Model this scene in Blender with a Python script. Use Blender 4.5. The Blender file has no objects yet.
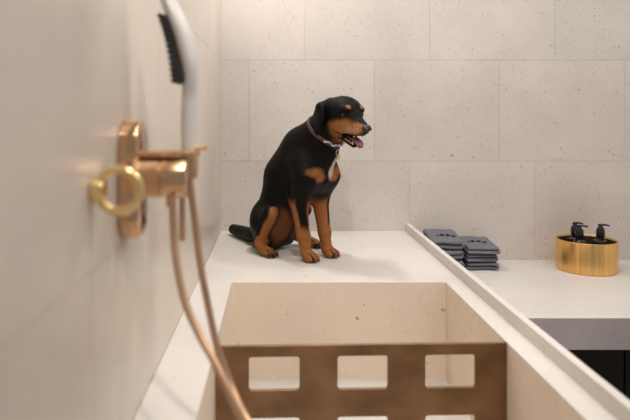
import bpy, bmesh, math, random
import numpy as np
from mathutils import Vector, Matrix
from mathutils.bvhtree import BVHTree
random.seed(7); rng = np.random.default_rng(7)
SC = bpy.context.scene
COL = SC.collection
CZ = 1.45            # eye height
ZP = 0.882           # top of the bathing platform
ZC = 0.740           # top of the lower counter
F = 612.0            # focal length in pixels of the 630 px wide frame
def at(px, py, d):   # used to size things up from the photograph: point at distance d
    return Vector(((px - 275.0) * d / F, d, CZ + (115.0 - py) * d / F))

# ------------------------------------------------------------------ materials
def mat(name):
    m = bpy.data.materials.new(name); m.use_nodes = True
    nt = m.node_tree; b = nt.nodes['Principled BSDF']
    return m, nt, b
def N(nt, t, **kw):
    n = nt.nodes.new(t)
    for k, v in kw.items():
        if k in n.inputs: n.inputs[k].default_value = v
        else: setattr(n, k, v)
    return n
def L(nt, a, b): nt.links.new(a, b)
def ramp(nt, fac, stops):
    r = nt.nodes.new('ShaderNodeValToRGB'); L(nt, fac, r.inputs[0])
    els = r.color_ramp.elements
    while len(els) < len(stops): els.new(0.5)
    for e, (p, c) in zip(els, stops):
        e.position = p; e.color = (c[0], c[1], c[2], 1) if hasattr(c, '__len__') else (c, c, c, 1)
    return r.outputs[0]
def mix(nt, fac, a, b, mode='MIX'):
    m = nt.nodes.new('ShaderNodeMix'); m.data_type = 'RGBA'; m.blend_type = mode
    if isinstance(fac, (int, float)): m.inputs[0].default_value = fac
    else: L(nt, fac, m.inputs[0])
    for i, v in ((6, a), (7, b)):
        if hasattr(v, 'default_value') or hasattr(v, 'links'): L(nt, v, m.inputs[i])
        else: m.inputs[i].default_value = (v[0], v[1], v[2], 1)
    return m.outputs[2]

def stone(name, base, rough=0.55, spec=0.3, pit=1.0, tilevar=False, mott=1.0):
    m, nt, b = mat(name)
    tc = N(nt, 'ShaderNodeTexCoord'); P = tc.outputs['Object']
    n1 = N(nt, 'ShaderNodeTexNoise', Scale=3.0, Detail=5.0); L(nt, P, n1.inputs['Vector'])
    n2 = N(nt, 'ShaderNodeTexNoise', Scale=45.0, Detail=4.0); L(nt, P, n2.inputs['Vector'])
    n3 = N(nt, 'ShaderNodeTexNoise', Scale=260.0, Detail=2.0); L(nt, P, n3.inputs['Vector'])
    dk = [c * (1 - 0.10 * mott) for c in base]; lt = [min(1, c * (1 + 0.07 * mott)) for c in base]
    c = ramp(nt, n1.outputs[0], [(0.3, dk), (0.7, lt)])
    c = mix(nt, ramp(nt, n2.outputs[0], [(0.35, 0.0), (0.75, 0.30)]), c, [min(1, v * 1.10) for v in base])
    c = mix(nt, ramp(nt, n3.outputs[0], [(0.45, 0.0), (0.8, 0.35)]), c, [base[0]*.80, base[1]*.74, base[2]*.68])
    # fossil specks: small pits and a few larger brown spots
    def specks(scale, size, keep, seed):
        mp = N(nt, 'ShaderNodeMapping'); L(nt, P, mp.inputs['Vector']); mp.inputs['Location'].default_value = (seed, seed*2.3, seed*.7)
        nz = N(nt, 'ShaderNodeTexNoise', Scale=scale*1.3, Detail=2.0); L(nt, mp.outputs[0], nz.inputs['Vector'])
        ad = N(nt, 'ShaderNodeVectorMath', operation='MULTIPLY_ADD'); L(nt, nz.outputs['Color'], ad.inputs[0])
        ad.inputs[1].default_value = (0.6/scale,)*3; L(nt, mp.outputs[0], ad.inputs[2])
        v = N(nt, 'ShaderNodeTexVoronoi', Scale=scale); L(nt, ad.outputs[0], v.inputs['Vector'])
        s = N(nt, 'ShaderNodeSeparateColor'); L(nt, v.outputs['Color'], s.inputs[0])
        # radius varies cell to cell; only a share of the cells carries a spot
        rr = N(nt, 'ShaderNodeMath', operation='MULTIPLY'); L(nt, s.outputs[1], rr.inputs[0]); rr.inputs[1].default_value = size
        lt_ = N(nt, 'ShaderNodeMath', operation='LESS_THAN'); L(nt, v.outputs['Distance'], lt_.inputs[0]); L(nt, rr.outputs[0], lt_.inputs[1])
        kp = N(nt, 'ShaderNodeMath', operation='LESS_THAN'); L(nt, s.outputs[0], kp.inputs[0]); kp.inputs[1].default_value = keep
        o = N(nt, 'ShaderNodeMath', operation='MULTIPLY'); L(nt, lt_.outputs[0], o.inputs[0]); L(nt, kp.outputs[0], o.inputs[1])
        dn = N(nt, 'ShaderNodeTexNoise', Scale=4.5, Detail=2.0); L(nt, mp.outputs[0], dn.inputs['Vector'])
        o2 = N(nt, 'ShaderNodeMath', operation='MULTIPLY'); L(nt, o.outputs[0], o2.inputs[0]); L(nt, ramp(nt, dn.outputs[0], [(.38, .25), (.60, 1.0)]), o2.inputs[1])
        return o2.outputs[0]
    def amt(s, k):
        o = N(nt, 'ShaderNodeMath', operation='MULTIPLY'); L(nt, s, o.inputs[0]); o.inputs[1].default_value = k * pit
        return o.outputs[0]
    c = mix(nt, amt(specks(95, .40, .30, 1.0), .26), c, [base[0]*.60, base[1]*.50, base[2]*.40])
    c = mix(nt, amt(specks(42, .28, .14, 4.0), .40), c, [base[0]*.55, base[1]*.43, base[2]*.33])
    c = mix(nt, amt(specks(17, .20, .10, 9.0), .45), c, [base[0]*.50, base[1]*.38, base[2]*.28])
    c = mix(nt, amt(specks(60, .30, .15, 13.0), .5), c, [min(1, v*1.25) for v in base])
    if tilevar:
        a = N(nt, 'ShaderNodeAttribute', attribute_name='tile'); c = mix(nt, 1.0, c, a.outputs['Color'], 'MULTIPLY')
    L(nt, c, b.inputs['Base Color'])
    b.inputs['Roughness'].default_value = rough; b.inputs['Specular IOR Level'].default_value = spec
    bp = N(nt, 'ShaderNodeBump', Strength=0.12, Distance=0.002); L(nt, n2.outputs[0], bp.inputs['Height']); L(nt, bp.outputs[0], b.inputs['Normal'])
    return m
def metal(name, base, rough, streak=None, var=0.0, aniso=0.0):
    m, nt, b = mat(name)
    b.inputs['Metallic'].default_value = 1.0; b.inputs['Roughness'].default_value = rough
    b.inputs['Base Color'].default_value = (*base, 1)
    b.inputs['Anisotropic'].default_value = aniso
    tc = N(nt, 'ShaderNodeTexCoord'); mp = N(nt, 'ShaderNodeMapping'); L(nt, tc.outputs['Object'], mp.inputs['Vector'])
    mp.inputs['Scale'].default_value = streak or (1, 1, 1)
    n = N(nt, 'ShaderNodeTexNoise', Scale=14.0, Detail=4.0); L(nt, mp.outputs[0], n.inputs['Vector'])
    if var:
        c = ramp(nt, n.outputs[0], [(0.3, [v*(1-var) for v in base]), (0.7, [min(1, v*(1+var)) for v in base])])
        L(nt, c, b.inputs['Base Color'])
    r = ramp(nt, n.outputs[0], [(0.3, max(0.03, rough-.06)), (0.7, rough+.06)]); L(nt, r, b.inputs['Roughness'])
    return m
def plain(name, base, rough=0.5, spec=0.5, noise=0.0, scale=60, bump=0.0):
    m, nt, b = mat(name)
    b.inputs['Roughness'].default_value = rough; b.inputs['Specular IOR Level'].default_value = spec
    tc = N(nt, 'ShaderNodeTexCoord'); n = N(nt, 'ShaderNodeTexNoise', Scale=scale, Detail=4.0); L(nt, tc.outputs['Object'], n.inputs['Vector'])
    c = ramp(nt, n.outputs[0], [(0.3, [v*(1-noise) for v in base]), (0.7, [min(1, v*(1+noise)) for v in base])])
    L(nt, c, b.inputs['Base Color'])
    if bump:
        bp = N(nt, 'ShaderNodeBump', Strength=bump, Distance=0.003); L(nt, n.outputs[0], bp.inputs['Height']); L(nt, bp.outputs[0], b.inputs['Normal'])
    return m

M = {}
M['wall'] = stone('wall_limestone', (.665, .606, .562), rough=.5, tilevar=True, pit=1.7)
M['wall_l'] = stone('left_wall_limestone', (.655, .585, .505), rough=.32, spec=.45, tilevar=True, pit=.35)
M['plat'] = stone('platform_limestone', (.64, .605, .565), rough=.5, pit=.6)
M['basin'] = stone('pitted_basin_limestone', (.785, .67, .56), rough=.55, pit=2.0)
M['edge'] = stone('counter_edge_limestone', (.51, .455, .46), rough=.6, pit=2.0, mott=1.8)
M['brass'] = metal('satin_brass', (.62, .385, .22), .16, var=.05)
M['brass_y'] = metal('yellow_brass', (.84, .62, .30), .20, var=.05)
M['hose'] = metal('hose_brass', (.58, .37, .235), .38, var=.05)
M['gold'] = metal('brushed_gold_reflections', (1.0, .56, .20), .32, streak=(5, 5, .05), var=.16, aniso=.3)  # upright light and dark streaks in the colour stand in for room reflections
M['bronze'] = metal('brushed_bronze', (.25, .152, .088), .42, streak=(.45, 1, .6), var=.34)
M['black'] = plain('black_plastic', (.012, .012, .016), .3, .5)
M['liner'] = plain('dark_liner', (.03, .022, .018), .5)
M['white'] = plain('white_plastic', (.52, .495, .485), .3, .5, .01)
M['bristle'] = plain('bristle_rubber', (.014, .014, .014), .5, .4, .1)
M['towel'] = plain('grey_terry', (.165, .165, .190), .95, .1, .22, 260, .7)
M['thread'] = plain('black_thread', (.012, .012, .014), .8, .2, .1)
M['cab'] = plain('dark_cabinet', (.018, .013, .011), .45, .4, .2, 12)
M['floor'] = plain('floor_stone', (.10, .085, .07), .6, .3, .15, 8)
M['ceil'] = plain('ceiling_paint', (.78, .75, .71), .9, .1, .01)
def glass():
    m, nt, b = mat('clear_glass')
    b.inputs['Base Color'].default_value = (.85, .82, .78, 1); b.inputs['Roughness'].default_value = .05
    b.inputs['Transmission Weight'].default_value = 1.0; b.inputs['IOR'].default_value = 1.45
    return m
M['glass'] = glass()

# ------------------------------------------------------------------ helpers
def link(name, me, m, parent=None, smooth=True, loc=None):
    o = bpy.data.objects.new(name, me); COL.objects.link(o)
    if m: me.materials.append(m)
    if parent: o.parent = parent
    if loc: o.location = loc
    if smooth:
        for p in me.polygons: p.use_smooth = True
    return o
def bm_obj(name, bm, m, parent=None, smooth=False, loc=None, recalc=True):
    if recalc: bmesh.ops.recalc_face_normals(bm, faces=bm.faces)
    me = bpy.data.meshes.new(name); bm.to_mesh(me); bm.free()
    return link(name, me, m, parent, smooth, loc)
def bevel(o, w=.002, seg=2, ang=30):
    md = o.modifiers.new('bevel', 'BEVEL'); md.width = w; md.segments = seg; md.limit_method = 'ANGLE'; md.angle_limit = math.radians(ang)
    md.harden_normals = False
    return o
def box(bm, x0, x1, y0, y1, z0, z1):
    vs = [bm.verts.new((x, y, z)) for x in (x0, x1) for y in (y0, y1) for z in (z0, z1)]
    fs = [(0,1,3,2), (4,6,7,5), (0,4,5,1), (2,3,7,6), (0,2,6,4), (1,5,7,3)]
    return [bm.faces.new([vs[i] for i in f]) for f in fs]
def lathe(bm, prof, seg=32, axis='Z', c=(0, 0, 0), cap=True):
    c = Vector(c); rings = []
    for r, h in prof:
        ring = []
        for k in range(seg):
            a = 2*math.pi*k/seg; u, v = r*math.cos(a), r*math.sin(a)
            p = {'Z': (u, v, h), 'X': (h, u, v), 'Y': (u, h, v)}[axis]
            ring.append(bm.verts.new(c + Vector(p)))
        rings.append(ring)
    for a, b in zip(rings, rings[1:]):
        for k in range(seg): bm.faces.new((a[k], a[(k+1) % seg], b[(k+1) % seg], b[k]))
    if cap:
        bm.faces.new(rings[0]); bm.faces.new(rings[-1])
def catmull(pts, n):
    P = [Vector(p) for p in pts]; P = [2*P[0]-P[1]] + P + [2*P[-1]-P[-2]]; out = []
    for i in range(1, len(P)-2):
        for k in range(n):
            t = k/n; a, b, c, d = P[i-1:i+3]
            out.append(0.5*((2*b) + (c-a)*t + (2*a-5*b+4*c-d)*t*t + (3*b-a-3*c+d)*t**3))
    out.append(P[-2]); return out
def tube(bm, pts, rad, seg=16, cap=True):
    n = len(pts); rad = rad if hasattr(rad, '__len__') else [rad]*n
    t0 = (pts[1]-pts[0]).normalized(); nrm = t0.orthogonal().normalized(); rings = []
    for i, p in enumerate(pts):
        t = (pts[min(i+1, n-1)]-pts[max(i-1, 0)]).normalized()
        nrm = (nrm - t*nrm.dot(t)).normalized(); bn = t.cross(nrm)
        rings.append([bm.verts.new(p + rad[i]*(math.cos(2*math.pi*k/seg)*nrm + math.sin(2*math.pi*k/seg)*bn)) for k in range(seg)])
    for a, b in zip(rings, rings[1:]):
        for k in range(seg): bm.faces.new((a[k], a[(k+1) % seg], b[(k+1) % seg], b[k]))
    if cap: bm.faces.new(rings[0]); bm.faces.new(rings[-1])
def empty(name, loc, rz=0, label=None, cat=None, group=None):
    o = bpy.data.objects.new(name, None); COL.objects.link(o); o.location = loc; o.rotation_euler = (0, 0, rz)
    o.empty_display_size = .05
    tag(o, label, cat, group); return o
def tag(o, label=None, cat=None, group=None, kind=None):
    if label: o['label'] = label
    if cat: o['category'] = cat
    if group: o['group'] = group
    if kind: o['kind'] = kind
    return o

# ------------------------------------------------------------------ room shell
XL, YB, XR, HC = -.265, 3.0, 2.6, 2.7
def tiled_wall(name, m, rows, umin, umax, pitch, offs, place, gap=.0009):
    """rows of stone slabs with hairline joints, one mesh; place(u, depth, z) puts a wall point in the room"""
    bm = bmesh.new(); lay = bm.loops.layers.color.new('tile')
    def slab(u0, u1, z0, z1, d0, d1, col):
        vs = [bm.verts.new(place(u, d, z)) for u in (u0, u1) for d in (d0, d1) for z in (z0, z1)]
        for f in ((0,1,3,2), (4,6,7,5), (0,4,5,1), (2,3,7,6), (0,2,6,4), (1,5,7,3)):
            fc = bm.faces.new([vs[i] for i in f])
            for lp in fc.loops: lp[lay] = col
    slab(umin, umax, rows[0], rows[-1], .004, .10, (.80, .75, .70, 1))
    for i, (z0, z1) in enumerate(zip(rows, rows[1:])):
        o = offs[i % len(offs)]; k0 = math.floor((umin-o)/pitch)
        u = o + k0*pitch
        while u < umax:
            a, b = max(u, umin), min(u+pitch, umax)
            if b-a > .002:
                v = 1 - .035*random.random(); w = v*(1-.012*random.random())
                slab(a+gap/2, b-gap/2, z0+gap/2, z1-gap/2, 0, .0045, (v, w, w*.995, 1))
            u += pitch
    return bm_obj(name, bm, m)
rows = [0, .2345, .7295, 1.2245, 1.7196, 2.2146, HC]
wb = tiled_wall('wall_back', M['wall'], rows, XL, XR, .6127, [.3, .2, .049, .487, .1446, .4], lambda u, d, z: (u, YB+d, z))
wl = tiled_wall('wall_left', M['wall_l'], rows, -.35, YB, 1.2254, [.5, .2, .9, 2.62, 2.05, .3], lambda u, d, z: (XL-d, u, z))
bm = bmesh.new(); box(bm, XR, XR+.1, .2, YB, 0, HC); wr = bm_obj('wall_right', bm, M['ceil'])
bm = bmesh.new(); box(bm, XL-.1, XR+.1, -.35, YB+.1, -.1, 0); fl = bm_obj('floor', bm, M['floor'])
bm = bmesh.new(); box(bm, XL-.1, XR+.1, -.35, YB+.1, HC, HC+.1); ce = bm_obj('ceiling', bm, M['ceil'])
for o in (wb, wl, wr, fl, ce): tag(o, kind='structure')

# ------------------------------------------------------------------ tub and counter
BX0, BX1, BY0, BY1, BZ = -.147, .580, .78, 2.081, .55
TX1, TY0 = .661, .48
def tub():
    bm = bmesh.new(); e = .001
    def ring(x0, x1, y0, y1, z): return [bm.verts.new(p) for p in ((x0,y0,z), (x1,y0,z), (x1,y1,z), (x0,y1,z))]
    ob, ot = ring(XL+e, TX1, TY0, YB-e, .001), ring(XL+e, TX1, TY0, YB-e, ZP)
    it, ib = ring(BX0, BX1, BY0, BY1, ZP), ring(BX0, BX1, BY0, BY1, BZ)
    for a, b in ((ob, ot), (ot, it), (it, ib)):
        for k in range(4): bm.faces.new((a[k], a[(k+1) % 4], b[(k+1) % 4], b[k]))
    bm.faces.new(ib); bm.faces.new(ob)
    o = bm_obj('bath_basin', bm, M['plat']); o.data.materials.append(M['basin'])
    for p in o.data.polygons:       # the four upright sides of the basin are of the more pitted stone
        c = p.center
        if abs(p.normal.z) < .3 and BX0-.01 < c.x < BX1+.01 and BY0-.01 < c.y < BY1+.01: p.material_index = 1
    return bevel(o, .0015, 2)
tb = tag(tub(), 'cream limestone dog bath with a wide ledge around a deep rectangular basin', 'bath')
bm = bmesh.new(); box(bm, .640, TX1, TY0, YB-.001, ZP+.0003, CZ-.531)
cb = bevel(bm_obj('curb', bm, M['plat'], tb), .0015, 2)
bm = bmesh.new(); box(bm, TX1+.001, XR-.001, 2.14, YB-.001, ZC-.112, ZC)
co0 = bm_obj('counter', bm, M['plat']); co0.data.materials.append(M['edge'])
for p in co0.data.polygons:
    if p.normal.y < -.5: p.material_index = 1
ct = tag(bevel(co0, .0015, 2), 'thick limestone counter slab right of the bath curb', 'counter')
cab = empty('cabinet', (1.6, 2.6, 0), 0, 'dark cabinet recessed in shadow under the limestone counter', 'cabinet')
bm = bmesh.new(); box(bm, -.92, .98, -.28, .39, .08, ZC-.1135); box(bm, -.90, .98, -.24, .39, .001, .08)
bm_obj('body', bm, M['cab'], cab)
for k in range(3):
    bm = bmesh.new(); x0 = -.918 + k*.633; box(bm, x0+.002, x0+.629, -.30, -.281, .085, ZC-.14)
    dr = bevel(bm_obj('door', bm, M['cab'], cab), .002)

# ------------------------------------------------------------------ bronze basin gate
def gate():
    th, w = .008, .7252
    W = [0, .082, .207, .301, .426, .520, .645, w]
    Z = [BZ+.002-ZP, -.2615, -.179, -.110, -.0285, -.0005]
    bm = bmesh.new()
    # one plate with rounded rectangular windows
    def rr(x0, x1, z0, z1, r=.007, n=4):
        pts = []
        for cx, cz, a0 in ((x1-r, z1-r, 0), (x0+r, z1-r, 90), (x0+r, z0+r, 180), (x1-r, z0+r, 270)):
            for k in range(n+1):
                a = math.radians(a0 + 90*k/n); pts.append((cx+r*math.cos(a), cz+r*math.sin(a)))
        return pts
    loops = [[(0, Z[0]), (w, Z[0]), (w, Z[-1]), (0, Z[-1])]]
    for i in (1, 3, 5):
        for j in (1, 3): loops.append(rr(W[i], W[i+1], Z[j], Z[j+1]))
    es = []
    for lp in loops:
        vs = [bm.verts.new((x, 0, z)) for x, z in lp]
        es += [bm.edges.new((vs[k], vs[(k+1) % len(vs)])) for k in range(len(vs))]
    r = bmesh.ops.triangle_fill(bm, use_beauty=True, use_dissolve=False, edges=es, normal=(0, -1, 0))
    ex = bmesh.ops.extrude_face_region(bm, geom=list(bm.faces))
    bmesh.ops.translate(bm, vec=(0, th, 0), verts=[g for g in ex['geom'] if isinstance(g, bmesh.types.BMVert)])
    o = bm_obj('basin_gate', bm, M['bronze'], loc=(BX0+.001, 1.503, ZP))
    o.rotation_euler = (0, 0, math.radians(1.9))
    return bevel(o, .0008, 1, 50)
tag(gate(), 'brushed bronze plate with square windows standing across the bath basin', 'gate')

# ------------------------------------------------------------------ shower fittings on the left wall
mx = empty('shower_mixer', (XL, 1.075, CZ-.1115), 0, 'brass wall mixer on an oblong plate holding the white brush shower', 'shower mixer')
def stadium(bm, hw, hh, x0, x1, r_edge=.004, n=16):
    prof = [(0, x0), (0, x1-r_edge), (-.3*r_edge, x1-.3*r_edge), (-r_edge, x1)]
    rings = []
    for off, x in prof:
        ring = []
        for s, a0 in ((1, 0), (-1, 180)):
            for k in range(n+1):
                a = math.radians(a0 + 180*k/n)
                ring.append(bm.verts.new((x, (hw+off)*math.cos(a), s*(hh-hw)+(hw+off)*math.sin(a))))
        rings.append(ring)
    m = len(rings[0])
    for a, b in zip(rings, rings[1:]):
        for k in range(m): bm.faces.new((a[k], a[(k+1) % m], b[(k+1) % m], b[k]))
    bm.faces.new(rings[0]); bm.faces.new(rings[-1])
bm = bmesh.new(); stadium(bm, .047, .104, .001, .032); bevel(bm_obj('wall_plate', bm, M['brass'], mx, smooth=False), .001, 2, 35)
def smooth_auto(o, ang=35):
    me = o.data
    for p in me.polygons: p.use_smooth = True
    me.set_sharp_from_angle(angle=math.radians(ang)); return o
smooth_auto(mx.children[0])
def relx(v): return Vector((v.x-XL, v.y-1.075, v.z-(CZ-.1115)))
# body: stout cylinder along the room axis x
bm = bmesh.new(); lathe(bm, [(.030, .030), (.0345, .034), (.0345, .070), (.033, .0715), (.033, .073), (.0345, .0745), (.0345, .112), (.0325, .116), (.022, .118)], 40, 'X', (0, -.03, .005))
smooth_auto(bm_obj('mixer_body', bm, M['brass'], mx))
bm = bmesh.new(); lathe(bm, [(.0365, .012), (.0385, .0135), (.0385, .020), (.0365, .022)], 40, 'X', (.016, -.03, .005)); smooth_auto(bm_obj('collar', bm, M['brass'], mx))
# flat bracket on top of the body reaching out to the shower holder
bm = bmesh.new()
hx, hy = (188.5-275)*1.08/F - XL, .005     # holder axis
out = [(.030, -.045), (hx-.005, -.045)]
for k in range(13):
    a = math.radians(-90+180*k/12); out.append((hx+.002+.020*math.cos(a), hy-.015+.030*math.sin(a)))
out += [(hx-.02, hy+.015), (.030, .015)]
vs = [bm.verts.new((x, y, .040)) for x, y in out]; f = bm.faces.new(vs)
ex = bmesh.ops.extrude_face_region(bm, geom=[f]); bmesh.ops.translate(bm, vec=(0, 0, .010), verts=[g for g in ex['geom'] if isinstance(g, bmesh.types.BMVert)])
bevel(smooth_auto(bm_obj('bracket', bm, M['brass'], mx), 30), .002, 3)
bm = bmesh.new(); lathe(bm, [(.010, .004), (.0145, .006), (.0165, .018), (.0175, .046), (.0165, .050), (.0135, .050), (.0125, .020)], 32, 'Z', (hx, hy, -.006), cap=False); smooth_auto(bm_obj('holder_cup', bm, M['brass'], mx))
bm = bmesh.new(); tube(bm, [Vector((hx+.010, hy, .0515)), Vector((hx+.022, hy-.004, .053)), Vector((hx+.034, hy-.007, .054))], [.0036, .0038, .0046], 12); smooth_auto(bm_obj('lever', bm, M['brass_y'], mx))
bm = bmesh.new(); lathe(bm, [(.0075, -.012), (.008, -.008), (.008, .008)], 20, 'Z', (.090, -.045, -.030)); smooth_auto(bm_obj('hose_outlet', bm, M['brass'], mx))
v = relx(at(184.5, 196, 1.10)); 
bm = bmesh.new(); lathe(bm, [(.0042, -.080), (.0055, -.078), (.0055, .022)], 20, 'Z', (v.x-.004, v.y, v.z)); smooth_auto(bm_obj('drain_tube', bm, M['hose'], mx))

# ring on a wall post, nearer to the eye
rg = empty('wall_ring', (XL, .885, CZ-.109), 0, 'round brass ring on a short wall post, in front of the mixer', 'ring holder')
bm = bmesh.new(); lathe(bm, [(.017, .001), (.0175, .003), (.0175, .016), (.015, .019), (.008, .019)], 32, 'X'); smooth_auto(bm_obj('post', bm, M['brass_y'], rg))
bm = bmesh.new(); seg, ss = 64, 16; R0 = .0300; rings = []
for k in range(seg):
    a = 2*math.pi*k/seg
    rings.append([bm.verts.new(((.0395)+(R0+.0066*math.cos(t))*math.cos(a), .0080*math.sin(t), (R0+.0066*math.cos(t))*math.sin(a))) for t in [2*math.pi*j/ss for j in range(ss)]])
for k in range(seg):
    A, B = rings[k], rings[(k+1) % seg]
    for j in range(ss): bm.faces.new((A[j], A[(j+1) % ss], B[(j+1) % ss], B[j]))
bm_obj('ring', bm, M['brass_y'], rg, smooth=True)

# hand shower with a brush face
def hand_shower():
    D = 1.08
    sp = [(160,-18,2.5,.010), (164,-9,5,.020), (169,3,7.5,.028), (177,20,9,.034), (183.5,36,9.3,.036), (187.5,52,9.3,.035), (190,66,8.6,.031), (190.3,80,8.0,.023), (189.6,95,7.7,.015), (189,110,7.5,.0135), (188.6,130,7.4,.013), (188.5,146,7.0,.012), (188.5,150,6.5,.011)]
    base = at(190, 150, D); root = empty('hand_shower', base, 0, 'white curved hand shower with black brush bristles, upright in the brass holder', 'hand shower')
    c = catmull([Vector(((p[0]-275)*D/F, 0, (115-p[1])*D/F+CZ)) for p in sp], 5)
    hr = catmull([Vector((p[2]*D/F, p[3], 0)) for p in sp], 5)
    bm = bmesh.new(); rings = []; seg = 28
    for i, p in enumerate(c):
        t = (c[min(i+1, len(c)-1)]-c[max(i-1, 0)]).normalized(); nx = Vector((t.z, 0, -t.x))
        if nx.x < 0: nx = -nx
        rings.append([bm.verts.new(p + Vector((0, D, 0)) - base + nx*(hr[i].x*math.cos(2*math.pi*k/seg)) + Vector((0, hr[i].y*math.sin(2*math.pi*k/seg), 0))) for k in range(seg)])
    for a, b in zip(rings, rings[1:]):
        for k in range(seg): bm.faces.new((a[k], a[(k+1) % seg], b[(k+1) % seg], b[k]))
    bm.faces.new(rings[0]); bm.faces.new(rings[-1])
    bm_obj('shower_body', bm, M['white'], root, smooth=True)
    # bristle pad: base strip and rows of blunt pegs facing the wall
    bm = bmesh.new(); path = catmull([Vector(((x-275)*D/F, 0, (115-y)*D/F+CZ)) for x, y in ((169, 20), (173.5, 34), (177.5, 49), (180.5, 66), (182.5, 82))], 3)
    n = len(path); L_ = []
    for i, p in enumerate(path):
        t = (path[min(i+1, n-1)]-path[max(i-1, 0)]).normalized(); nx = Vector((-abs(t.z), 0, t.x if t.z < 0 else -t.x)).normalized()
        L_.append((p, nx))
    for (p, nx), (q, ny) in zip(L_, L_[1:]):
        vs = []
        for (a, na) in ((p, nx), (q, ny)):
            for s in (-1, 1):
                for h in (-.006, .008): vs.append(bm.verts.new(a + Vector((0, D+s*.026, 0)) + na*h - base))
        for f in ((0,1,3,2), (4,6,7,5), (0,4,5,1), (2,3,7,6), (0,2,6,4), (1,5,7,3)): bm.faces.new([vs[i] for i in f])
    for i, (p, nx) in enumerate(L_):
        for j in range(5):
            y = -.022 + .011*j
            a = p + Vector((0, D+y, 0)) - base + nx*.000
            tube(bm, [a, a+nx*.0135, a+nx*.0165], [.0046, .0044, .0030], 6)
    bm_obj('bristles', bm, M['bristle'], root, smooth=False)
    bm = bmesh.new(); lathe(bm, [(.0105, -.030), (.0115, -.026), (.0115, -.002), (.0110, 0)], 24, 'Z', (-.0026, 0, 0)); smooth_auto(bm_obj('hose_nut', bm, M['brass'], root))
hand_shower()
A = [(172,190,1.03), (173.5,225,1.02), (176.5,262,1.0), (185,302,.98), (199,334,.96), (214,361,.94), (228,389,.92), (243,420,.90), (262,458,.88), (286,492,.86), (312,500,.87), (320,478,.90), (300,452,.94)]
B = [(270,446,.97), (251,425,1.0), (239,404,1.02), (229,380,1.04), (217.5,348,1.05), (207,300,1.06), (200,262,1.07), (195.5,225,1.08), (191,190,1.08), (188.5,168,1.08)]
pts = catmull([at(*p) for p in A+B], 8)
bm = bmesh.new(); tube(bm, pts, .0062, 16); tag(bm_obj('shower_hose', bm, M['hose'], None, smooth=True), 'copper-coloured shower hose looping from the mixer down into the basin', 'hose')

# ------------------------------------------------------------------ towels
def towel_mesh(w, dep, h, seed):
    """one long strip folded into four layers; the folds run front to back"""
    rr = random.Random(seed); t = h/2*1.0; z = [h*(k+.5)/2 for k in range(2)]
    P = []
    def line(x0, x1, zz, n=8):
        for k in range(n+1): P.append((x0+(x1-x0)*k/n, zz))
    def turn(x, za, zb, s, n=7):
        r = abs(zb-za)/2; c = (za+zb)/2
        for k in range(1, n): 
            a = math.pi*k/n; P.append((x+s*r*.9*math.sin(a), c-(zb-za)/2*math.cos(a)))
    line(.004, w-h*.30, z[1]); turn(w-h*.30, z[1], z[0], 1, 11); line(w-h*.30, 0, z[0])
    ny = 12; bm = bmesh.new(); n = len(P); G = []
    ph = [rr.uniform(0, 6.3) for _ in range(6)]
    for j in range(ny+1):
        y = dep*j/ny; row = []
        e = .0
        for i, (x, zz) in enumerate(P):
            a = Vector(P[max(i-1, 0)]); b = Vector(P[min(i+1, n-1)]); tg = (b-a).normalized(); nn = Vector((-tg.y, tg.x))
            wob = (.0006*math.sin(9*y/dep+ph[0]+zz*90)+.0008*math.sin(x*55+ph[1]+y*20))
            yy = y + .006*math.sin(zz*250+ph[2]) + .005*math.sin(x*45+ph[3])
            edge = min(1, math.sqrt(max(0, min(j, ny-j)+.5)/1.5))
            for s in (1, -1): row.append((x + nn.x*s*t/2*edge*.96, yy, (zz + nn.y*s*t/2*edge*.96 + wob)*(1+.17*y/dep)))
        G.append([bm.verts.new(v) for v in row])
    for j in range(ny):
        for i in range(n-1):
            for s in (0, 1):
                a, b, c, d = G[j][2*i+s], G[j][2*i+2+s], G[j+1][2*i+2+s], G[j+1][2*i+s]
                bm.faces.new((a, b, c, d))
        for i in (0, n-1): bm.faces.new((G[j][2*i], G[j][2*i+1], G[j+1][2*i+1], G[j+1][2*i]))
    for j in (0, ny):
        for i in range(n-1): bm.faces.new((G[j][2*i], G[j][2*i+1], G[j][2*i+3], G[j][2*i+2]))
    return bm
random.seed(21)
def towels(x0, n, w, h, y0, dep, names, print_at, seed0, grp):
    for k in range(n):
        o = bm_obj('folded_towel', towel_mesh(w*random.uniform(.97, 1.0), dep, h, seed0+k), M['towel'], smooth=True)
        md = o.modifiers.new('sub', 'SUBSURF'); md.levels = 1; md.render_levels = 1
        o.location = (x0+random.uniform(-.002, .003), y0+random.uniform(-.003, .003), ZC+.002+k*(h+.0022)); 
        o.rotation_euler = (math.atan(k*h*.17/dep), 0, math.radians(random.uniform(-2.6, 2.6)))
        tag(o, names[k], 'towel', grp)
        if k == n-1:
            bm = bmesh.new()
            zt = lambda yy: (h*1.0)*(1+.17*yy/dep)+.0006
            px, py = print_at
            def blob(cx, cy, rx, ry):
                vs = [bm.verts.new((cx+rx*math.cos(2*math.pi*i/18), cy+ry*math.sin(2*math.pi*i/18), zt(cy+ry*math.sin(2*math.pi*i/18)))) for i in range(18)]
                f = bm.faces.new(vs); ex = bmesh.ops.extrude_face_region(bm, geom=[f]); bmesh.ops.translate(bm, vec=(0, 0, .0012), verts=[g for g in ex['geom'] if isinstance(g, bmesh.types.BMVert)])
            blob(px-.042, py+.002, .0055, .007); blob(px-.020, py+.012, .0095, .014); blob(px+.006, py+.009, .0100, .014); blob(px+.029, py-.006, .0092, .012)
            pr = bm_obj('paw_print', bm, M['thread'], o); pr['label'] = 'black embroidered paw print'
LT = ['folded grey towel, lowest of the stack beside the bath curb', 'folded grey towel just under the top one of the curb-side stack', 'folded grey towel with black paw dots, top of the curb-side stack']
RT = ['folded grey towel, lowest of the shorter stack farther from the curb', 'folded grey towel, middle one of the shorter stack', 'folded grey towel with paw dots, top of the shorter stack']
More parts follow.
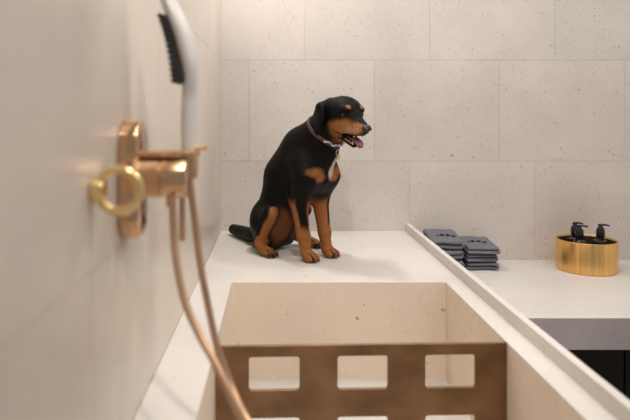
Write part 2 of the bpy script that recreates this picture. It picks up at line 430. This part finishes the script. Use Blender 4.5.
towels(.711, 3, .152, .0440, 2.785, .195, LT, (.090, .075), 3, 'folded grey towels on the counter')
towels(.876, 3, .145, .0335, 2.785, .195, RT, (.072, .090), 30, 'folded grey towels on the counter')

# ------------------------------------------------------------------ gold caddy with pump bottles
CX, CY, CR = 1.432, 2.815, .128
cd = empty('soap_caddy', (CX, CY, ZC), 0, 'round brushed gold tub on the counter holding black pump bottles', 'caddy')
bm = bmesh.new(); lathe(bm, [(0.001, .001), (CR-.002, .001), (CR, .003), (CR, .1385), (CR-.001, .140), (CR-.003, .140), (CR-.004, .1385), (CR-.004, .006), (.001, .006)], 96, 'Z', cap=False); smooth_auto(bm_obj('shell', bm, M['gold'], cd))
bm = bmesh.new(); lathe(bm, [(.001, .0065), (CR-.0045, .0065), (CR-.0045, .132), (CR-.006, .132), (CR-.006, .010), (.001, .010)], 64, 'Z', cap=False); smooth_auto(bm_obj('liner', bm, M['liner'], cd))
def bottle(label):
    r = empty('pump_bottle', (0, 0, 0), 0, label, 'bottle', 'pump bottles in the gold caddy')
    bm = bmesh.new(); lathe(bm, [(.026, .001), (.029, .004), (.029, .112), (.0275, .118), (.020, .122), (.014, .124), (.014, .130)], 32, 'Z'); smooth_auto(bm_obj('bottle_body', bm, M['glass'], r))
    pm = bmesh.new(); lathe(pm, [(.0125, .1305), (.0160, .132), (.0184, .140), (.0190, .155), (.0178, .168), (.0145, .177), (.0100, .180), (.0085, .184)], 28, 'Z'); pmp = smooth_auto(bm_obj('pump', pm, M['black'], r))
    nz = bmesh.new(); lathe(nz, [(.0085, .1842), (.0105, .186), (.0105, .192), (.008, .1945)], 24, 'Z')
    tube(nz, catmull([Vector((-.006, 0, .1905)), Vector((.014, 0, .1908)), Vector((.030, 0, .1895)), Vector((.037, 0, .1865))], 4), [.0050]*5+[.0042]*4+[.0038]*4, 12)
    smooth_auto(bm_obj('nozzle', nz, M['black'], pmp))
    return r
b0 = bottle('black pump bottle at the back left of the gold tub, behind another')
def copy_tree(o, parent=None):
    c = o.copy(); COL.objects.link(c); c.parent = parent
    for ch in list(o.children): copy_tree(ch, c)
    return c
b1 = copy_tree(b0); b1['label'] = 'black pump bottle at the front left of the gold tub'
b2 = copy_tree(b0); b2['label'] = 'lone black pump bottle at the right of the gold tub'
for b, x, y, s in ((b0, 1.413, 2.883, 1.0), (b1, 1.398, 2.812, .97), (b2, 1.508, 2.835, .97)):
    b.location = (x, y, ZC+.0105)
b1.rotation_euler = (0, 0, math.radians(-14)); b2.rotation_euler = (0, 0, math.radians(-10))

# ------------------------------------------------------------------ the dog
YAW = math.atan2(-.69, .72)
H = .004
lo = np.array([-.66, -.20, -.008]); hi = np.array([.285, .21, .665])
ns = np.ceil((hi-lo)/H).astype(int)
gx = (lo[0]+H*np.arange(ns[0])).astype(np.float32)[:, None, None]
gy = (lo[1]+H*np.arange(ns[1])).astype(np.float32)[None, :, None]
gz = (lo[2]+H*np.arange(ns[2])).astype(np.float32)[None, None, :]
SD = np.full(ns, 1.0, np.float32)
def region(pts, pad):
    p = np.array(pts); a = np.maximum(0, np.floor((p.min(0)-pad-lo)/H).astype(int)); b = np.minimum(ns, np.ceil((p.max(0)+pad-lo)/H).astype(int)+1)
    return tuple(slice(int(i), int(j)) for i, j in zip(a, b))
HC0 = Vector((.098, 0, .578)); HROT = Matrix.Rotation(math.radians(-12), 3, 'Z'); HSC = 1.07; HOFF = Vector((.013, .004, -.007)); HEAD = False
def HM(p): return HROT @ ((Vector(p)-HC0)*HSC) + HC0 + HOFF
def blend(s, d, k):
    cur = SD[s]; h = np.clip(.5+.5*(cur-d)/k, 0, 1); SD[s] = cur*(1-h)+d*h - k*h*(1-h)
def cone(a, b, ra, rb, k=.02, sy=1.0):
    if HEAD: a, b, ra, rb = tuple(HM(a)), tuple(HM(b)), ra*HSC, rb*HSC
    s = region([a, b], max(ra, rb)*max(1, 1/sy)+.05)
    X, Y, Z = gx[s[0]], gy[:, s[1]], gz[:, :, s[2]]
    ax, ay, az = a; bx, by, bz = b; dx, dy, dz = bx-ax, (by-ay), bz-az; L2 = dx*dx+dy*dy+dz*dz+1e-9
    t = np.clip(((X-ax)*dx+(Y-ay)*dy+(Z-az)*dz)/L2, 0, 1)
    d = np.sqrt((X-ax-t*dx)**2 + ((Y-ay-t*dy)*sy)**2 + (Z-az-t*dz)**2) - (ra+(rb-ra)*t)
    blend(s, d, k)
def ell(c, r, k=.02, R=None, sub=False):
    if HEAD: c = tuple(HM(c)); r = tuple(q*HSC for q in r); R = HROT @ R if R is not None else HROT
    m = max(r); s = region([c], m+.05); X, Y, Z = gx[s[0]]-c[0], gy[:, s[1]]-c[1], gz[:, :, s[2]]-c[2]
    if R is not None:
        R = np.array(R.transposed()); X, Y, Z = (R[i][0]*X+R[i][1]*Y+R[i][2]*Z for i in range(3))
    k0 = np.sqrt((X/r[0])**2+(Y/r[1])**2+(Z/r[2])**2); k1 = np.sqrt((X/r[0]**2)**2+(Y/r[1]**2)**2+(Z/r[2]**2)**2)+1e-9
    d = k0*(k0-1)/k1
    if sub:
        cur = SD[s]; nd = -d; h = np.clip(.5-.5*(cur-nd)/k, 0, 1); SD[s] = cur*(1-h)+nd*h + k*h*(1-h)
    else: blend(s, d, k)
def E(x, y, z): 
    from mathutils import Euler
    return Euler([math.radians(v) for v in (x, y, z)]).to_matrix()
# trunk
ell((-.250, 0, .098), (.080, .078, .098), .03)
cone((-.240, 0, .13), (-.170, 0, .295), .084, .090, .05)
ell((-.085, 0, .345), (.108, .088, .125), .05, E(0, -30, 0))
cone((-.175, 0, .325), (-.085, 0, .440), .078, .068, .05)
ell((-.015, 0, .350), (.060, .074, .080), .04)
ell((.030, 0, .418), (.050, .052, .060), .04)
cone((-.060, 0, .435), (.028, 0, .510), .089, .071, .045)
cone((.02, 0, .47), (.075, 0, .545), .066, .054, .03)
# head
HEAD = True
ell((.098, 0, .578), (.074, .066, .064), .02)
ell((.122, 0, .585), (.054, .060, .050), .02)
ell((.118, 0, .545), (.055, .058, .048), .025)
cone((.145, 0, .558), (.202, 0, .530), .039, .0255, .014)
cone((.130, 0, .586), (.165, 0, .571), .038, .022, .016)
ell((.180, .014, .515), (.034, .018, .015), .010); ell((.180, -.014, .515), (.034, .018, .015), .010)
ell((.219, 0, .529), (.012, .015, .012), .005)
for s in (-1, 1):
    ell((.155, s*.034, .594), (.021, .017, .012), .012)         # brow
    ell((.130, s*.038, .527), (.035, .019, .030), .02)          # cheek
    # ear: fold at the top and the hanging flap
    cone((.082, s*.040, .618), (.066, s*.072, .602), .018, .015, .014)
    ell((.064, s*.080, .560), (.042, .0105, .058), .014, E(s*6, 12, s*14))
cone((.098, 0, .516), (.166, 0, .476), .027, .0165, .008)       # lower jaw
ell((.150, 0, .5070), (.076, .042, .0115), .004, E(0, 27, 0), sub=True)   # open mouth
HEAD = False
cone((.075, 0, .515), (.115, 0, .500), .046, .030, .02)         # throat
# front legs
for s, o in ((-1, -.008), (1, 0.0)):      # o: the near leg stands a little further back and out
    cone((-.030, s*.062, .375), (-.012, s*.066, .325), .052, .050, .035)
    cone((-.012, s*.066, .325), (-.046, s*.064, .225), .048, .036, .03)
    cone((-.046, s*.064, .225), (-.016+o, s*.056+o, .095), .035, .025, .015)
    cone((-.016+o, s*.056+o, .095), (-.004+o, s*.054+o, .040), .0245, .0225, .012)
    ell((-.012+o, s*.056+o, .095), (.023, .024, .028), .01)
    ell((.012+o, s*.054+o, .020), (.034, .029, .020), .012)
    for j, (yy, xx) in enumerate(((-.024, .028), (-.009, .040), (.009, .040), (.024, .028))):
        ell((xx+o, s*.054+o+yy, .0135), (.017, .0092, .0140), .0025)
# hind legs: hip, knee, hock, paw; the far one splays out further
for s, hp, kn, hk, pw in ((-1, (-.232, -.068), (-.170, -.096), (-.235, -.104), (-.172, -.114)), (1, (-.240, .066), (-.170, .105), (-.225, .125), (-.150, .146))):
    ell((-.245, s*.058, .105), (.068, .044, .096), .025, E(0, -18, 0))
    cone((*hp, .130), (*kn, .168), .056, .034, .025)
    cone((*kn, .168), (*hk, .050), .031, .021, .014)
    cone((*hk, .038), (pw[0]-.018, pw[1], .022), .021, .021, .012)
    ell((pw[0], pw[1], .019), (.030, .026, .019), .010)
    for yy, xx in ((-.021, .018), (-.008, .028), (.008, .028), (.021, .018)):
        ell((pw[0]+.007+xx, pw[1]+yy, .0125), (.015, .0085, .0130), .0025)
# belly between thighs, tail
cone((-.11, 0, .26), (-.225, 0, .10), .060, .070, .03)
tl = [(-.300, 0, .055, .040), (-.37, .012, .040, .034), (-.44, .035, .033, .031), (-.52, .062, .030, .0285), (-.592, .086, .028, .024)]
for a, b in zip(tl, tl[1:]): cone(a[:3], b[:3], a[3], b[3], .0004)
SD = np.maximum(SD, (-(gz - .0005)).astype(np.float32))      # sits flat on the ledge

def surface_nets(V):
    ins = V < 0
    nx, ny, nz = V.shape
    c = [(i, j, k) for i in (0, 1) for j in (0, 1) for k in (0, 1)]
    sub = lambda A, o: A[o[0]:nx-1+o[0], o[1]:ny-1+o[1], o[2]:nz-1+o[2]]
    cnt = sum(sub(ins, o).astype(np.int8) for o in c); act = (cnt > 0) & (cnt < 8)
    idx = -np.ones(act.shape, np.int64); I = np.argwhere(act); idx[act] = np.arange(len(I))
    acc = np.zeros((len(I), 3)); num = np.zeros(len(I))
    val = [V[I[:, 0]+o[0], I[:, 1]+o[1], I[:, 2]+o[2]] for o in c]
    for a in range(8):
        for b in range(a+1, 8):
            df = np.array(c[b])-np.array(c[a])
            if np.abs(df).sum() != 1: continue
            va, vb = val[a], val[b]; m = (va < 0) != (vb < 0)
            t = np.where(m, va/np.where(va-vb == 0, 1, va-vb), 0)
            pt = np.array(c[a])[None]+t[:, None]*df[None]; acc += pt*m[:, None]; num += m
    P = lo + H*(I + acc/num[:, None])
    faces = []
    for ax in range(3):
        o1 = [0, 0, 0]; o1[ax] = 1
        s0 = [slice(None)]*3; s1 = [slice(None)]*3; s0[ax] = slice(0, -1); s1[ax] = slice(1, None)
        A_, B_ = ins[tuple(s0)], ins[tuple(s1)]
        e = np.argwhere(A_ != B_); u, v = (ax+1) % 3, (ax+2) % 3
        ok = (e[:, u] > 0) & (e[:, v] > 0) & (e[:, u] < act.shape[u]) & (e[:, v] < act.shape[v]); e = e[ok]
        flip = A_[e[:, 0], e[:, 1], e[:, 2]]
        q = []
        for du, dv in ((-1, -1), (0, -1), (0, 0), (-1, 0)):
            g = e.copy(); g[:, u] += du; g[:, v] += dv; q.append(idx[g[:, 0], g[:, 1], g[:, 2]])
        q = np.stack(q, 1); q[~flip] = q[~flip][:, ::-1]; faces.append(q)
    return P, np.concatenate(faces)
P, Q = surface_nets(SD)
me = bpy.data.meshes.new('dog'); me.from_pydata(P.tolist(), [], Q.tolist()); me.update()
dog = link('dog', me, None, None, True, loc=(.172, 2.42, ZP+.0008)); dog.rotation_euler = (0, 0, YAW)
# relax the surface a little
bm = bmesh.new(); bm.from_mesh(me)
for _ in range(2): bmesh.ops.smooth_vert(bm, verts=bm.verts, factor=.5, use_axis_x=True, use_axis_y=True, use_axis_z=True)
for v in bm.verts: v.co.z = max(v.co.z, 0)
bm.to_mesh(me); bm.free(); me.update()
for p in me.polygons: p.use_smooth = True
co = np.empty(len(me.vertices)*3, np.float32); me.vertices.foreach_get('co', co); co = co.reshape(-1, 3)
no = np.empty(len(me.vertices)*3, np.float32); me.vertices.foreach_get('normal', no); no = no.reshape(-1, 3)

# --- coat markings: black, tan points, white blaze
def sm(a, b, x): t = np.clip((x-a)/(b-a), 0, 1); return t*t*(3-2*t)
x, y, z = co.T; ay = np.abs(y)
jit = np.zeros(len(x))
for f_, a_ in ((60, .5), (140, .3), (320, .2)):
    ph = rng.uniform(0, 6.28, 3); jit += a_*np.sin(x*f_+ph[0]+1.7*np.sin(z*f_*.6))*np.sin(y*f_*1.1+ph[1])*np.sin(z*f_*.5+ph[2])
def blob(c, r, soft=.35, R=None, mirror=True):
    yy = ay if mirror else y
    d = np.stack([x-c[0], yy-c[1], z-c[2]], 1)
    if R is not None: d = d @ np.array(R)
    q = np.sqrt(((d/np.array(r))**2).sum(1)) + jit*.22
    return 1-sm(1-soft, 1+soft, q)
tan = np.zeros(len(x))
def add(m): 
    global tan
    tan = np.maximum(tan, m)
BL = {}
# lower legs and paws, front
leg_c = np.stack([np.interp(z, [0, .04, .095, .225, .32], [0, -.004, -.016, -.046, -.012]), np.interp(z, [0, .04, .095, .225, .32], [.054, .054, .056, .064, .066])], 1)
dx_, dy_ = x-leg_c[:, 0], ay-leg_c[:, 1]
front = (x > -.105) & (z < .34)
ang = np.arctan2(dy_, dx_)        # 0 forward, +90 outward
low = 1-sm(.105, .145, z+jit*.012)
stripe = 1-sm(.38, .62, np.abs(ang-.62)/1.35)
legtan = np.clip(np.maximum(low, (1-stripe)*(1-sm(.205, .25, z+jit*.012))), 0, 1)*front
add(legtan)
# hind legs: shin, paw, inner thigh
def line_dist(a, b):
    a, b = np.array(a), np.array(b); d = b-a; Pn = np.stack([x, y, z], 1)
    t = np.clip(((Pn-a)@d)/(d@d), 0, 1); return np.sqrt((((Pn-a)-t[:, None]*d)**2).sum(1))
for kn, hk, pw in (((-.140, -.105, .190), (-.205, -.115, .050), (-.160, -.114, .012)), ((-.150, .112, .180), (-.215, .125, .050), (-.140, .146, .012))):
    add(1-sm(.015, .025, line_dist(kn, hk)+jit*.004)); add(1-sm(.026, .038, line_dist(hk, pw)+jit*.004))
add(blob((-.150, .050, .11), (.055, .040, .085))*.45)
# chest patches
add(blob((.012, .062, .345), (.06, .040, .020))); add(blob((.020, .040, .325), (.05, .030, .020)))
# muzzle, cheeks, throat, brow spots (in the head's own frame)
body = (x, y, z, ay)
PH = (np.stack([x, y, z], 1) - np.array(HC0+HOFF)) @ np.array(HROT)/HSC + np.array(HC0)
x, y, z = PH.T; ay = np.abs(y)
add(blob((.160, .050, .530), (.062, .038, .030)))
add(blob((.130, .054, .512), (.034, .036, .042)))
add(blob((.203, .024, .526), (.034, .016, .021))); add(blob((.214, .018, .528), (.020, .020, .018), .25))
add(blob((.118, 0, .472), (.042, .050, .030)))
add(blob((.168, .030, .601), (.013, .009, .008), .3))
# dark bridge of the nose, dark lips
lip_lo = blob((.152, .020, .486), (.064, .024, .0135), .25, R=E(0, 28, 0)); lip_hi = blob((.128, .040, .519), (.036, .018, .006), .3, R=E(0, 25, 0))
black_over = np.maximum.reduce([blob((.178, 0, .574), (.050, .010, .020), .3), lip_lo, lip_hi*.8, blob((.231, 0, .531), (.009, .015, .013), .2)])
tan = tan*(1-black_over)
mouth = blob((.147, 0, .5075), (.070, .040, .013), .2, R=E(0, 27, 0), mirror=False)
pale = blob((.190, .026, .524), (.038, .022, .018), .6)
x, y, z, ay = body
white = blob((.045, .016, .365), (.05, .017, .044), .3, mirror=False)*sm(.0, .02, x)
shade = .5+.5*jit
bk = np.array([.0050, .0046, .0046]); tn = np.array([.31, .118, .037]); tn2 = np.array([.16, .055, .018]); wh = np.array([.62, .55, .48])
tcol = tn*(1-.35*shade[:, None])+tn2*.35*shade[:, None]
tcol = tcol*(1-.45*pale[:, None])+np.array([.50, .33, .21])*.45*pale[:, None]
col = bk*(1-tan[:, None])+tcol*tan[:, None]
col = col*(1-white[:, None])+wh*white[:, None]
# dark pencil lines between the toes
for cx, cy, xf in ((.0, -.062, .030), (.008, .054, .038), (-.165, -.114, .012), (-.143, .146, .012)):
    ty = np.abs(y-cy); gap = np.minimum(ty, np.abs(ty-.0165)); f_ = (z < .034) & (x > cx+xf*.35) & (x < cx+.075) & (ty < .036)
    tm = (1-sm(.0018, .0042, gap))*f_*.85
    col = col*(1-tm[:, None]) + np.array([.012, .008, .007])*tm[:, None]
# mouth lining
col = col*(1-mouth[:, None]) + np.array([.035, .012, .012])*mouth[:, None]
ca = me.color_attributes.new('fur', 'FLOAT_COLOR', 'POINT')
ca.data.foreach_set('color', np.concatenate([col, np.ones((len(col), 1))], 1).astype(np.float32).ravel())
def fur():
    m, nt, b = mat('short_coat')
    a = N(nt, 'ShaderNodeAttribute', attribute_name='fur')
    tc = N(nt, 'ShaderNodeTexCoord'); mp = N(nt, 'ShaderNodeMapping'); mp.inputs['Scale'].default_value = (.8, 1, .5); L(nt, tc.outputs['Object'], mp.inputs['Vector'])
    n = N(nt, 'ShaderNodeTexNoise', Scale=340.0, Detail=3.0); L(nt, mp.outputs[0], n.inputs['Vector'])
    n2 = N(nt, 'ShaderNodeTexNoise', Scale=60.0, Detail=3.0); L(nt, mp.outputs[0], n2.inputs['Vector'])
    c = mix(nt, 1.0, a.outputs['Color'], ramp(nt, n.outputs[0], [(.3, .6), (.7, 1.25)]), 'MULTIPLY')
    L(nt, c, b.inputs['Base Color']); b.inputs['Roughness'].default_value = .48; b.inputs['Specular IOR Level'].default_value = .09
    ad = N(nt, 'ShaderNodeMath', operation='MULTIPLY_ADD'); L(nt, n2.outputs[0], ad.inputs[0]); ad.inputs[1].default_value = .7; L(nt, n.outputs[0], ad.inputs[2])
    bp = N(nt, 'ShaderNodeBump', Strength=.6, Distance=.0025); L(nt, ad.outputs[0], bp.inputs['Height']); L(nt, bp.outputs[0], b.inputs['Normal'])
    return m
me.materials.append(fur())
tag(dog, 'black and tan dog with a collar, sitting on the bath ledge with its mouth open', 'dog')
M['eye'] = plain('dark_eye', (.012, .006, .004), .06, .8)
M['nose'] = plain('wet_nose', (.010, .010, .011), .28, .6, .2, 400, .4)
M['tongue'] = plain('tongue', (.20, .062, .085), .35, .5, .1, 120, .3)
M['tooth'] = plain('tooth', (.72, .66, .55), .3, .5)
M['leather'] = plain('collar_leather', (.085, .035, .03), .55, .4, .25, 150, .3)
M['steel'] = metal('collar_steel', (.75, .72, .68), .2)
def to_head(bm):
    for v in bm.verts: v.co = HM(v.co)
    return bm
def ico(bm, c, r, R=None, sub=3):
    g = bmesh.ops.create_icosphere(bm, subdivisions=sub, radius=1.0)
    for v in g['verts']:
        q = Vector((v.co.x*r[0], v.co.y*r[1], v.co.z*r[2])); v.co = (R @ q if R is not None else q) + Vector(c)
bvh = BVHTree.FromPolygons([tuple(p) for p in co.tolist()], [tuple(f) for f in Q.tolist()])
for s in (-1, 1):
    h = bvh.find_nearest(HM((.160, s*.045, .575)))[0]
    bm = bmesh.new(); ico(bm, h-HROT@Vector((.004, s*.002, 0)), (.0070, .0070, .0064)); bm_obj('eye', bm, M['eye'], dog, smooth=True)
bm = bmesh.new(); ico(bm, (.2300, 0, .5290), (.0130, .0180, .0135)); ico(bm, (.2300, 0, .519), (.008, .008, .009))
for s in (-1, 1): ico(bm, (.2400, s*.0090, .526), (.0045, .0055, .0045), sub=2)
bm_obj('nose', to_head(bm), M['nose'], dog, smooth=True)
bm = bmesh.new(); pth = [((.112, .508), .014), ((.143, .501), .018), ((.168, .492), .020), ((.187, .483), .0195), ((.197, .471), .0165), ((.201, .461), .008)]
cc = catmull([Vector((a[0], 0, a[1])) for a, w in pth], 4); ww = catmull([Vector((w, 0, 0)) for a, w in pth], 4); rings = []
for i, p in enumerate(cc):
    t = (cc[min(i+1, len(cc)-1)]-cc[max(i-1, 0)]).normalized(); nx = Vector((-t.z, 0, t.x)); w = ww[i].x
    rings.append([bm.verts.new(p + Vector((0, w*math.cos(2*math.pi*k/16), 0)) + nx*(.0055*math.sin(2*math.pi*k/16) - .004*(1-abs(math.cos(2*math.pi*k/16))))) for k in range(16)])
for a, b in zip(rings, rings[1:]):
    for k in range(16): bm.faces.new((a[k], a[(k+1) % 16], b[(k+1) % 16], b[k]))
bm.faces.new(rings[0]); bm.faces.new(rings[-1]); bm_obj('tongue', to_head(bm), M['tongue'], dog, smooth=True)
def tooth(a, b, r0):
    bm = bmesh.new(); tube(bm, [Vector(a), Vector(b)], [r0, .0010], 8); bm_obj('tooth', to_head(bm), M['tooth'], dog, smooth=True)
for s in (-1, 1):
    for k in range(6):      # lower row, canine last
        f_ = .134+.0085*k; yy = s*(.0205-.0009*k); zz = .4955-.0042*k
        tooth((f_, yy, zz-.003), (f_, yy, zz+(.002 if k < 5 else .008)), .0024)
    tooth((.186, s*.020, .512), (.187, s*.020, .495), .0028)
M['claw'] = plain('claw', (.05, .035, .03), .35, .5)
for cx, cy, ys, dx in ((-.008, -.062, .024, .0), (0, .054, .024, .0), (-.165, -.114, .021, -.010), (-.143, .146, .021, -.010)):
    for yy, xx in ((-ys, .043), (-ys*.37, .055), (ys*.37, .055), (ys, .043)):
        bm = bmesh.new(); a = Vector((cx+xx+dx-.006, cy+yy, .0125)); tube(bm, [a, a+Vector((.006, 0, -.002)), a+Vector((.0105, 0, -.008))], [.0034, .0028, .0010], 8); bm_obj('claw', bm, M['claw'], dog, smooth=True)
# collar: a strap laid around the neck surface
def collar():
    C0 = Vector((.058, 0, .484)); ax = Vector((.66, 0, .75)).normalized(); u = Vector((0, 1, 0)); v = ax.cross(u).normalized()
    bm = bmesh.new(); n = 60; rings = []; hits = []
    for k in range(n):
        a = 2*math.pi*k/n; dr = (u*math.cos(a)+v*math.sin(a)); h = None
        org = C0 + dr*.16
        loc = bvh.ray_cast(C0, dr)[0]
        hits.append((loc if loc else C0+dr*.06))
    rad = [(h-C0).length for h in hits]
    rad = [sorted(rad[(k+j) % n] for j in range(-4, 5))[4] for k in range(n)]
    rad = [sum(rad[(k+j) % n] for j in range(-2, 3))/5 for k in range(n)]
    vs_ = 1 if v.x > 0 else -1
    for k in range(n):
        a = 2*math.pi*k/n; dr = (u*math.cos(a)+v*math.sin(a)); r = rad[k]; wd = 1+1.1*max(0, vs_*math.sin(a))**3
        rings.append([bm.verts.new(C0 + dr*(r+o) + ax*w*(wd if w < 0 else 1)) for o, w in ((-.004, -.007), (.003, -.0075), (.0042, -.0055), (.0042, .0055), (.003, .0075), (-.004, .007))])
    for k in range(n):
        A_, B_ = rings[k], rings[(k+1) % n]
        for j in range(6): bm.faces.new((A_[j], A_[(j+1) % 6], B_[(j+1) % 6], B_[j]))
    c = bm_obj('collar', bm, M['leather'], dog, smooth=True)
    # chain links along the front edge and a hanging ring
    bm = bmesh.new()
    def P_(a, off, w):
        k = a/(2*math.pi)*n; i = int(k) % n; r = rad[i]+(rad[(i+1) % n]-rad[i])*(k-int(k)); return C0+(u*math.cos(a)+v*math.sin(a))*(r+off)+ax*w
    return c, P_
clr, CP = collar()
# front of the neck: find the angle whose direction points forward and down
bm = bmesh.new()
A0 = math.pi/2 if CP(math.pi/2, 0, 0).x > CP(-math.pi/2, 0, 0).x else -math.pi/2
side = 1 if CP(A0+.4, 0, 0).y < 0 else -1
pts = [CP((A0+side*t) % (2*math.pi), .009, .004+.004*math.sin(t*9)) for t in np.linspace(-.75, 1.15, 40)]
for i in range(0, 39, 2):
    a, b = pts[i], pts[i+1]; t = (b-a).normalized(); n_ = t.orthogonal().normalized() if i % 4 else t.cross(t.orthogonal()).normalized(); m_ = (a+b)/2
    loop = [m_ + t*(.0055*math.cos(q))+n_*(.0032*math.sin(q)) for q in np.linspace(0, 2*math.pi, 13)]
    tube(bm, loop, .0014, 6, cap=False)
bm_obj('chain', bm, M['steel'], clr, smooth=True)
tp = CP(A0 % (2*math.pi), .012, -.012)
bm = bmesh.new(); loop = [tp + Vector((.002*math.sin(q), .009*math.cos(q), -.012+.011*math.sin(q))) for q in np.linspace(0, 2*math.pi, 25)]; tube(bm, loop, .0014, 8, cap=False)
bm_obj('ring', bm, M['steel'], clr, smooth=True)
bm = bmesh.new(); lathe(bm, [(.001, -.001), (.0100, -.001), (.0100, .001), (.001, .001)], 20, 'X', tp+Vector((.004, 0, -.030)), cap=False)
bm_obj('tag', bm, M['brass_y'], clr, smooth=False)

# ------------------------------------------------------------------ light
def area(name, loc, size, power, col=(1, .93, .85), rot=(0, 0, 0), shape='DISK', sy=None, spread=None):
    l = bpy.data.lights.new(name, 'AREA'); l.energy = power; l.color = col; l.shape = shape; l.size = size
    if sy: l.size_y = sy
    if spread: l.spread = math.radians(spread)
    o = bpy.data.objects.new(name, l); COL.objects.link(o); o.location = loc; o.rotation_euler = rot
    return o
area('ceiling_fill', (1.1, 1.5, HC-.02), 2.4, 10, (1, .99, .98), shape='RECTANGLE', sy=2.0)  # added broad soft fill to even out the wall light, not a fixture
for x_, y_, p_ in ((.05, 2.52, 9.5), (.95, 2.2, 6.0), (1.85, 2.1, 4.0)): area('downlight', (x_, y_, HC-.03), .12, p_, (1, .985, .97))
area('downlight', (.22, .95, HC-.03), .07, 5, (1, .985, .97))
area('downlight', (1.3, 1.0, HC-.03), .12, 5, (1, .985, .97))
sp_ = bpy.data.lights.new('basin_spot', 'SPOT'); sp_.energy = 72; sp_.color = (1, .90, .78); sp_.shadow_soft_size = .05
sp_.spot_size = math.radians(52); sp_.spot_blend = .8
so = bpy.data.objects.new('basin_spot', sp_); COL.objects.link(so); so.location = (.25, .25, HC-.05)
so.rotation_euler = (Vector((.20, 1.9, .75))-so.location).to_track_quat('-Z', 'Y').to_euler()
w = bpy.data.worlds.new('room_fill'); SC.world = w; w.use_nodes = True
bg = w.node_tree.nodes['Background']; bg.inputs[0].default_value = (.93, .92, .95, 1); bg.inputs[1].default_value = .31

# ------------------------------------------------------------------ camera
cam = bpy.data.cameras.new('camera'); co_ = bpy.data.objects.new('camera', cam); COL.objects.link(co_)
co_.location = (0, 0, CZ); co_.rotation_euler = (math.radians(90), 0, 0)
cam.sensor_width = 36; cam.lens = F*36/630; cam.shift_x = 40/630; cam.shift_y = -95/630
cam.clip_start = .02
cam.dof.use_dof = True; cam.dof.focus_distance = 2.42; cam.dof.aperture_fstop = 2.4
SC.camera = co_
vs = SC.view_settings; vs.view_transform = 'Standard'; vs.look = 'None'; vs.gamma = 1; vs.use_curve_mapping = False; vs.exposure = 0.09
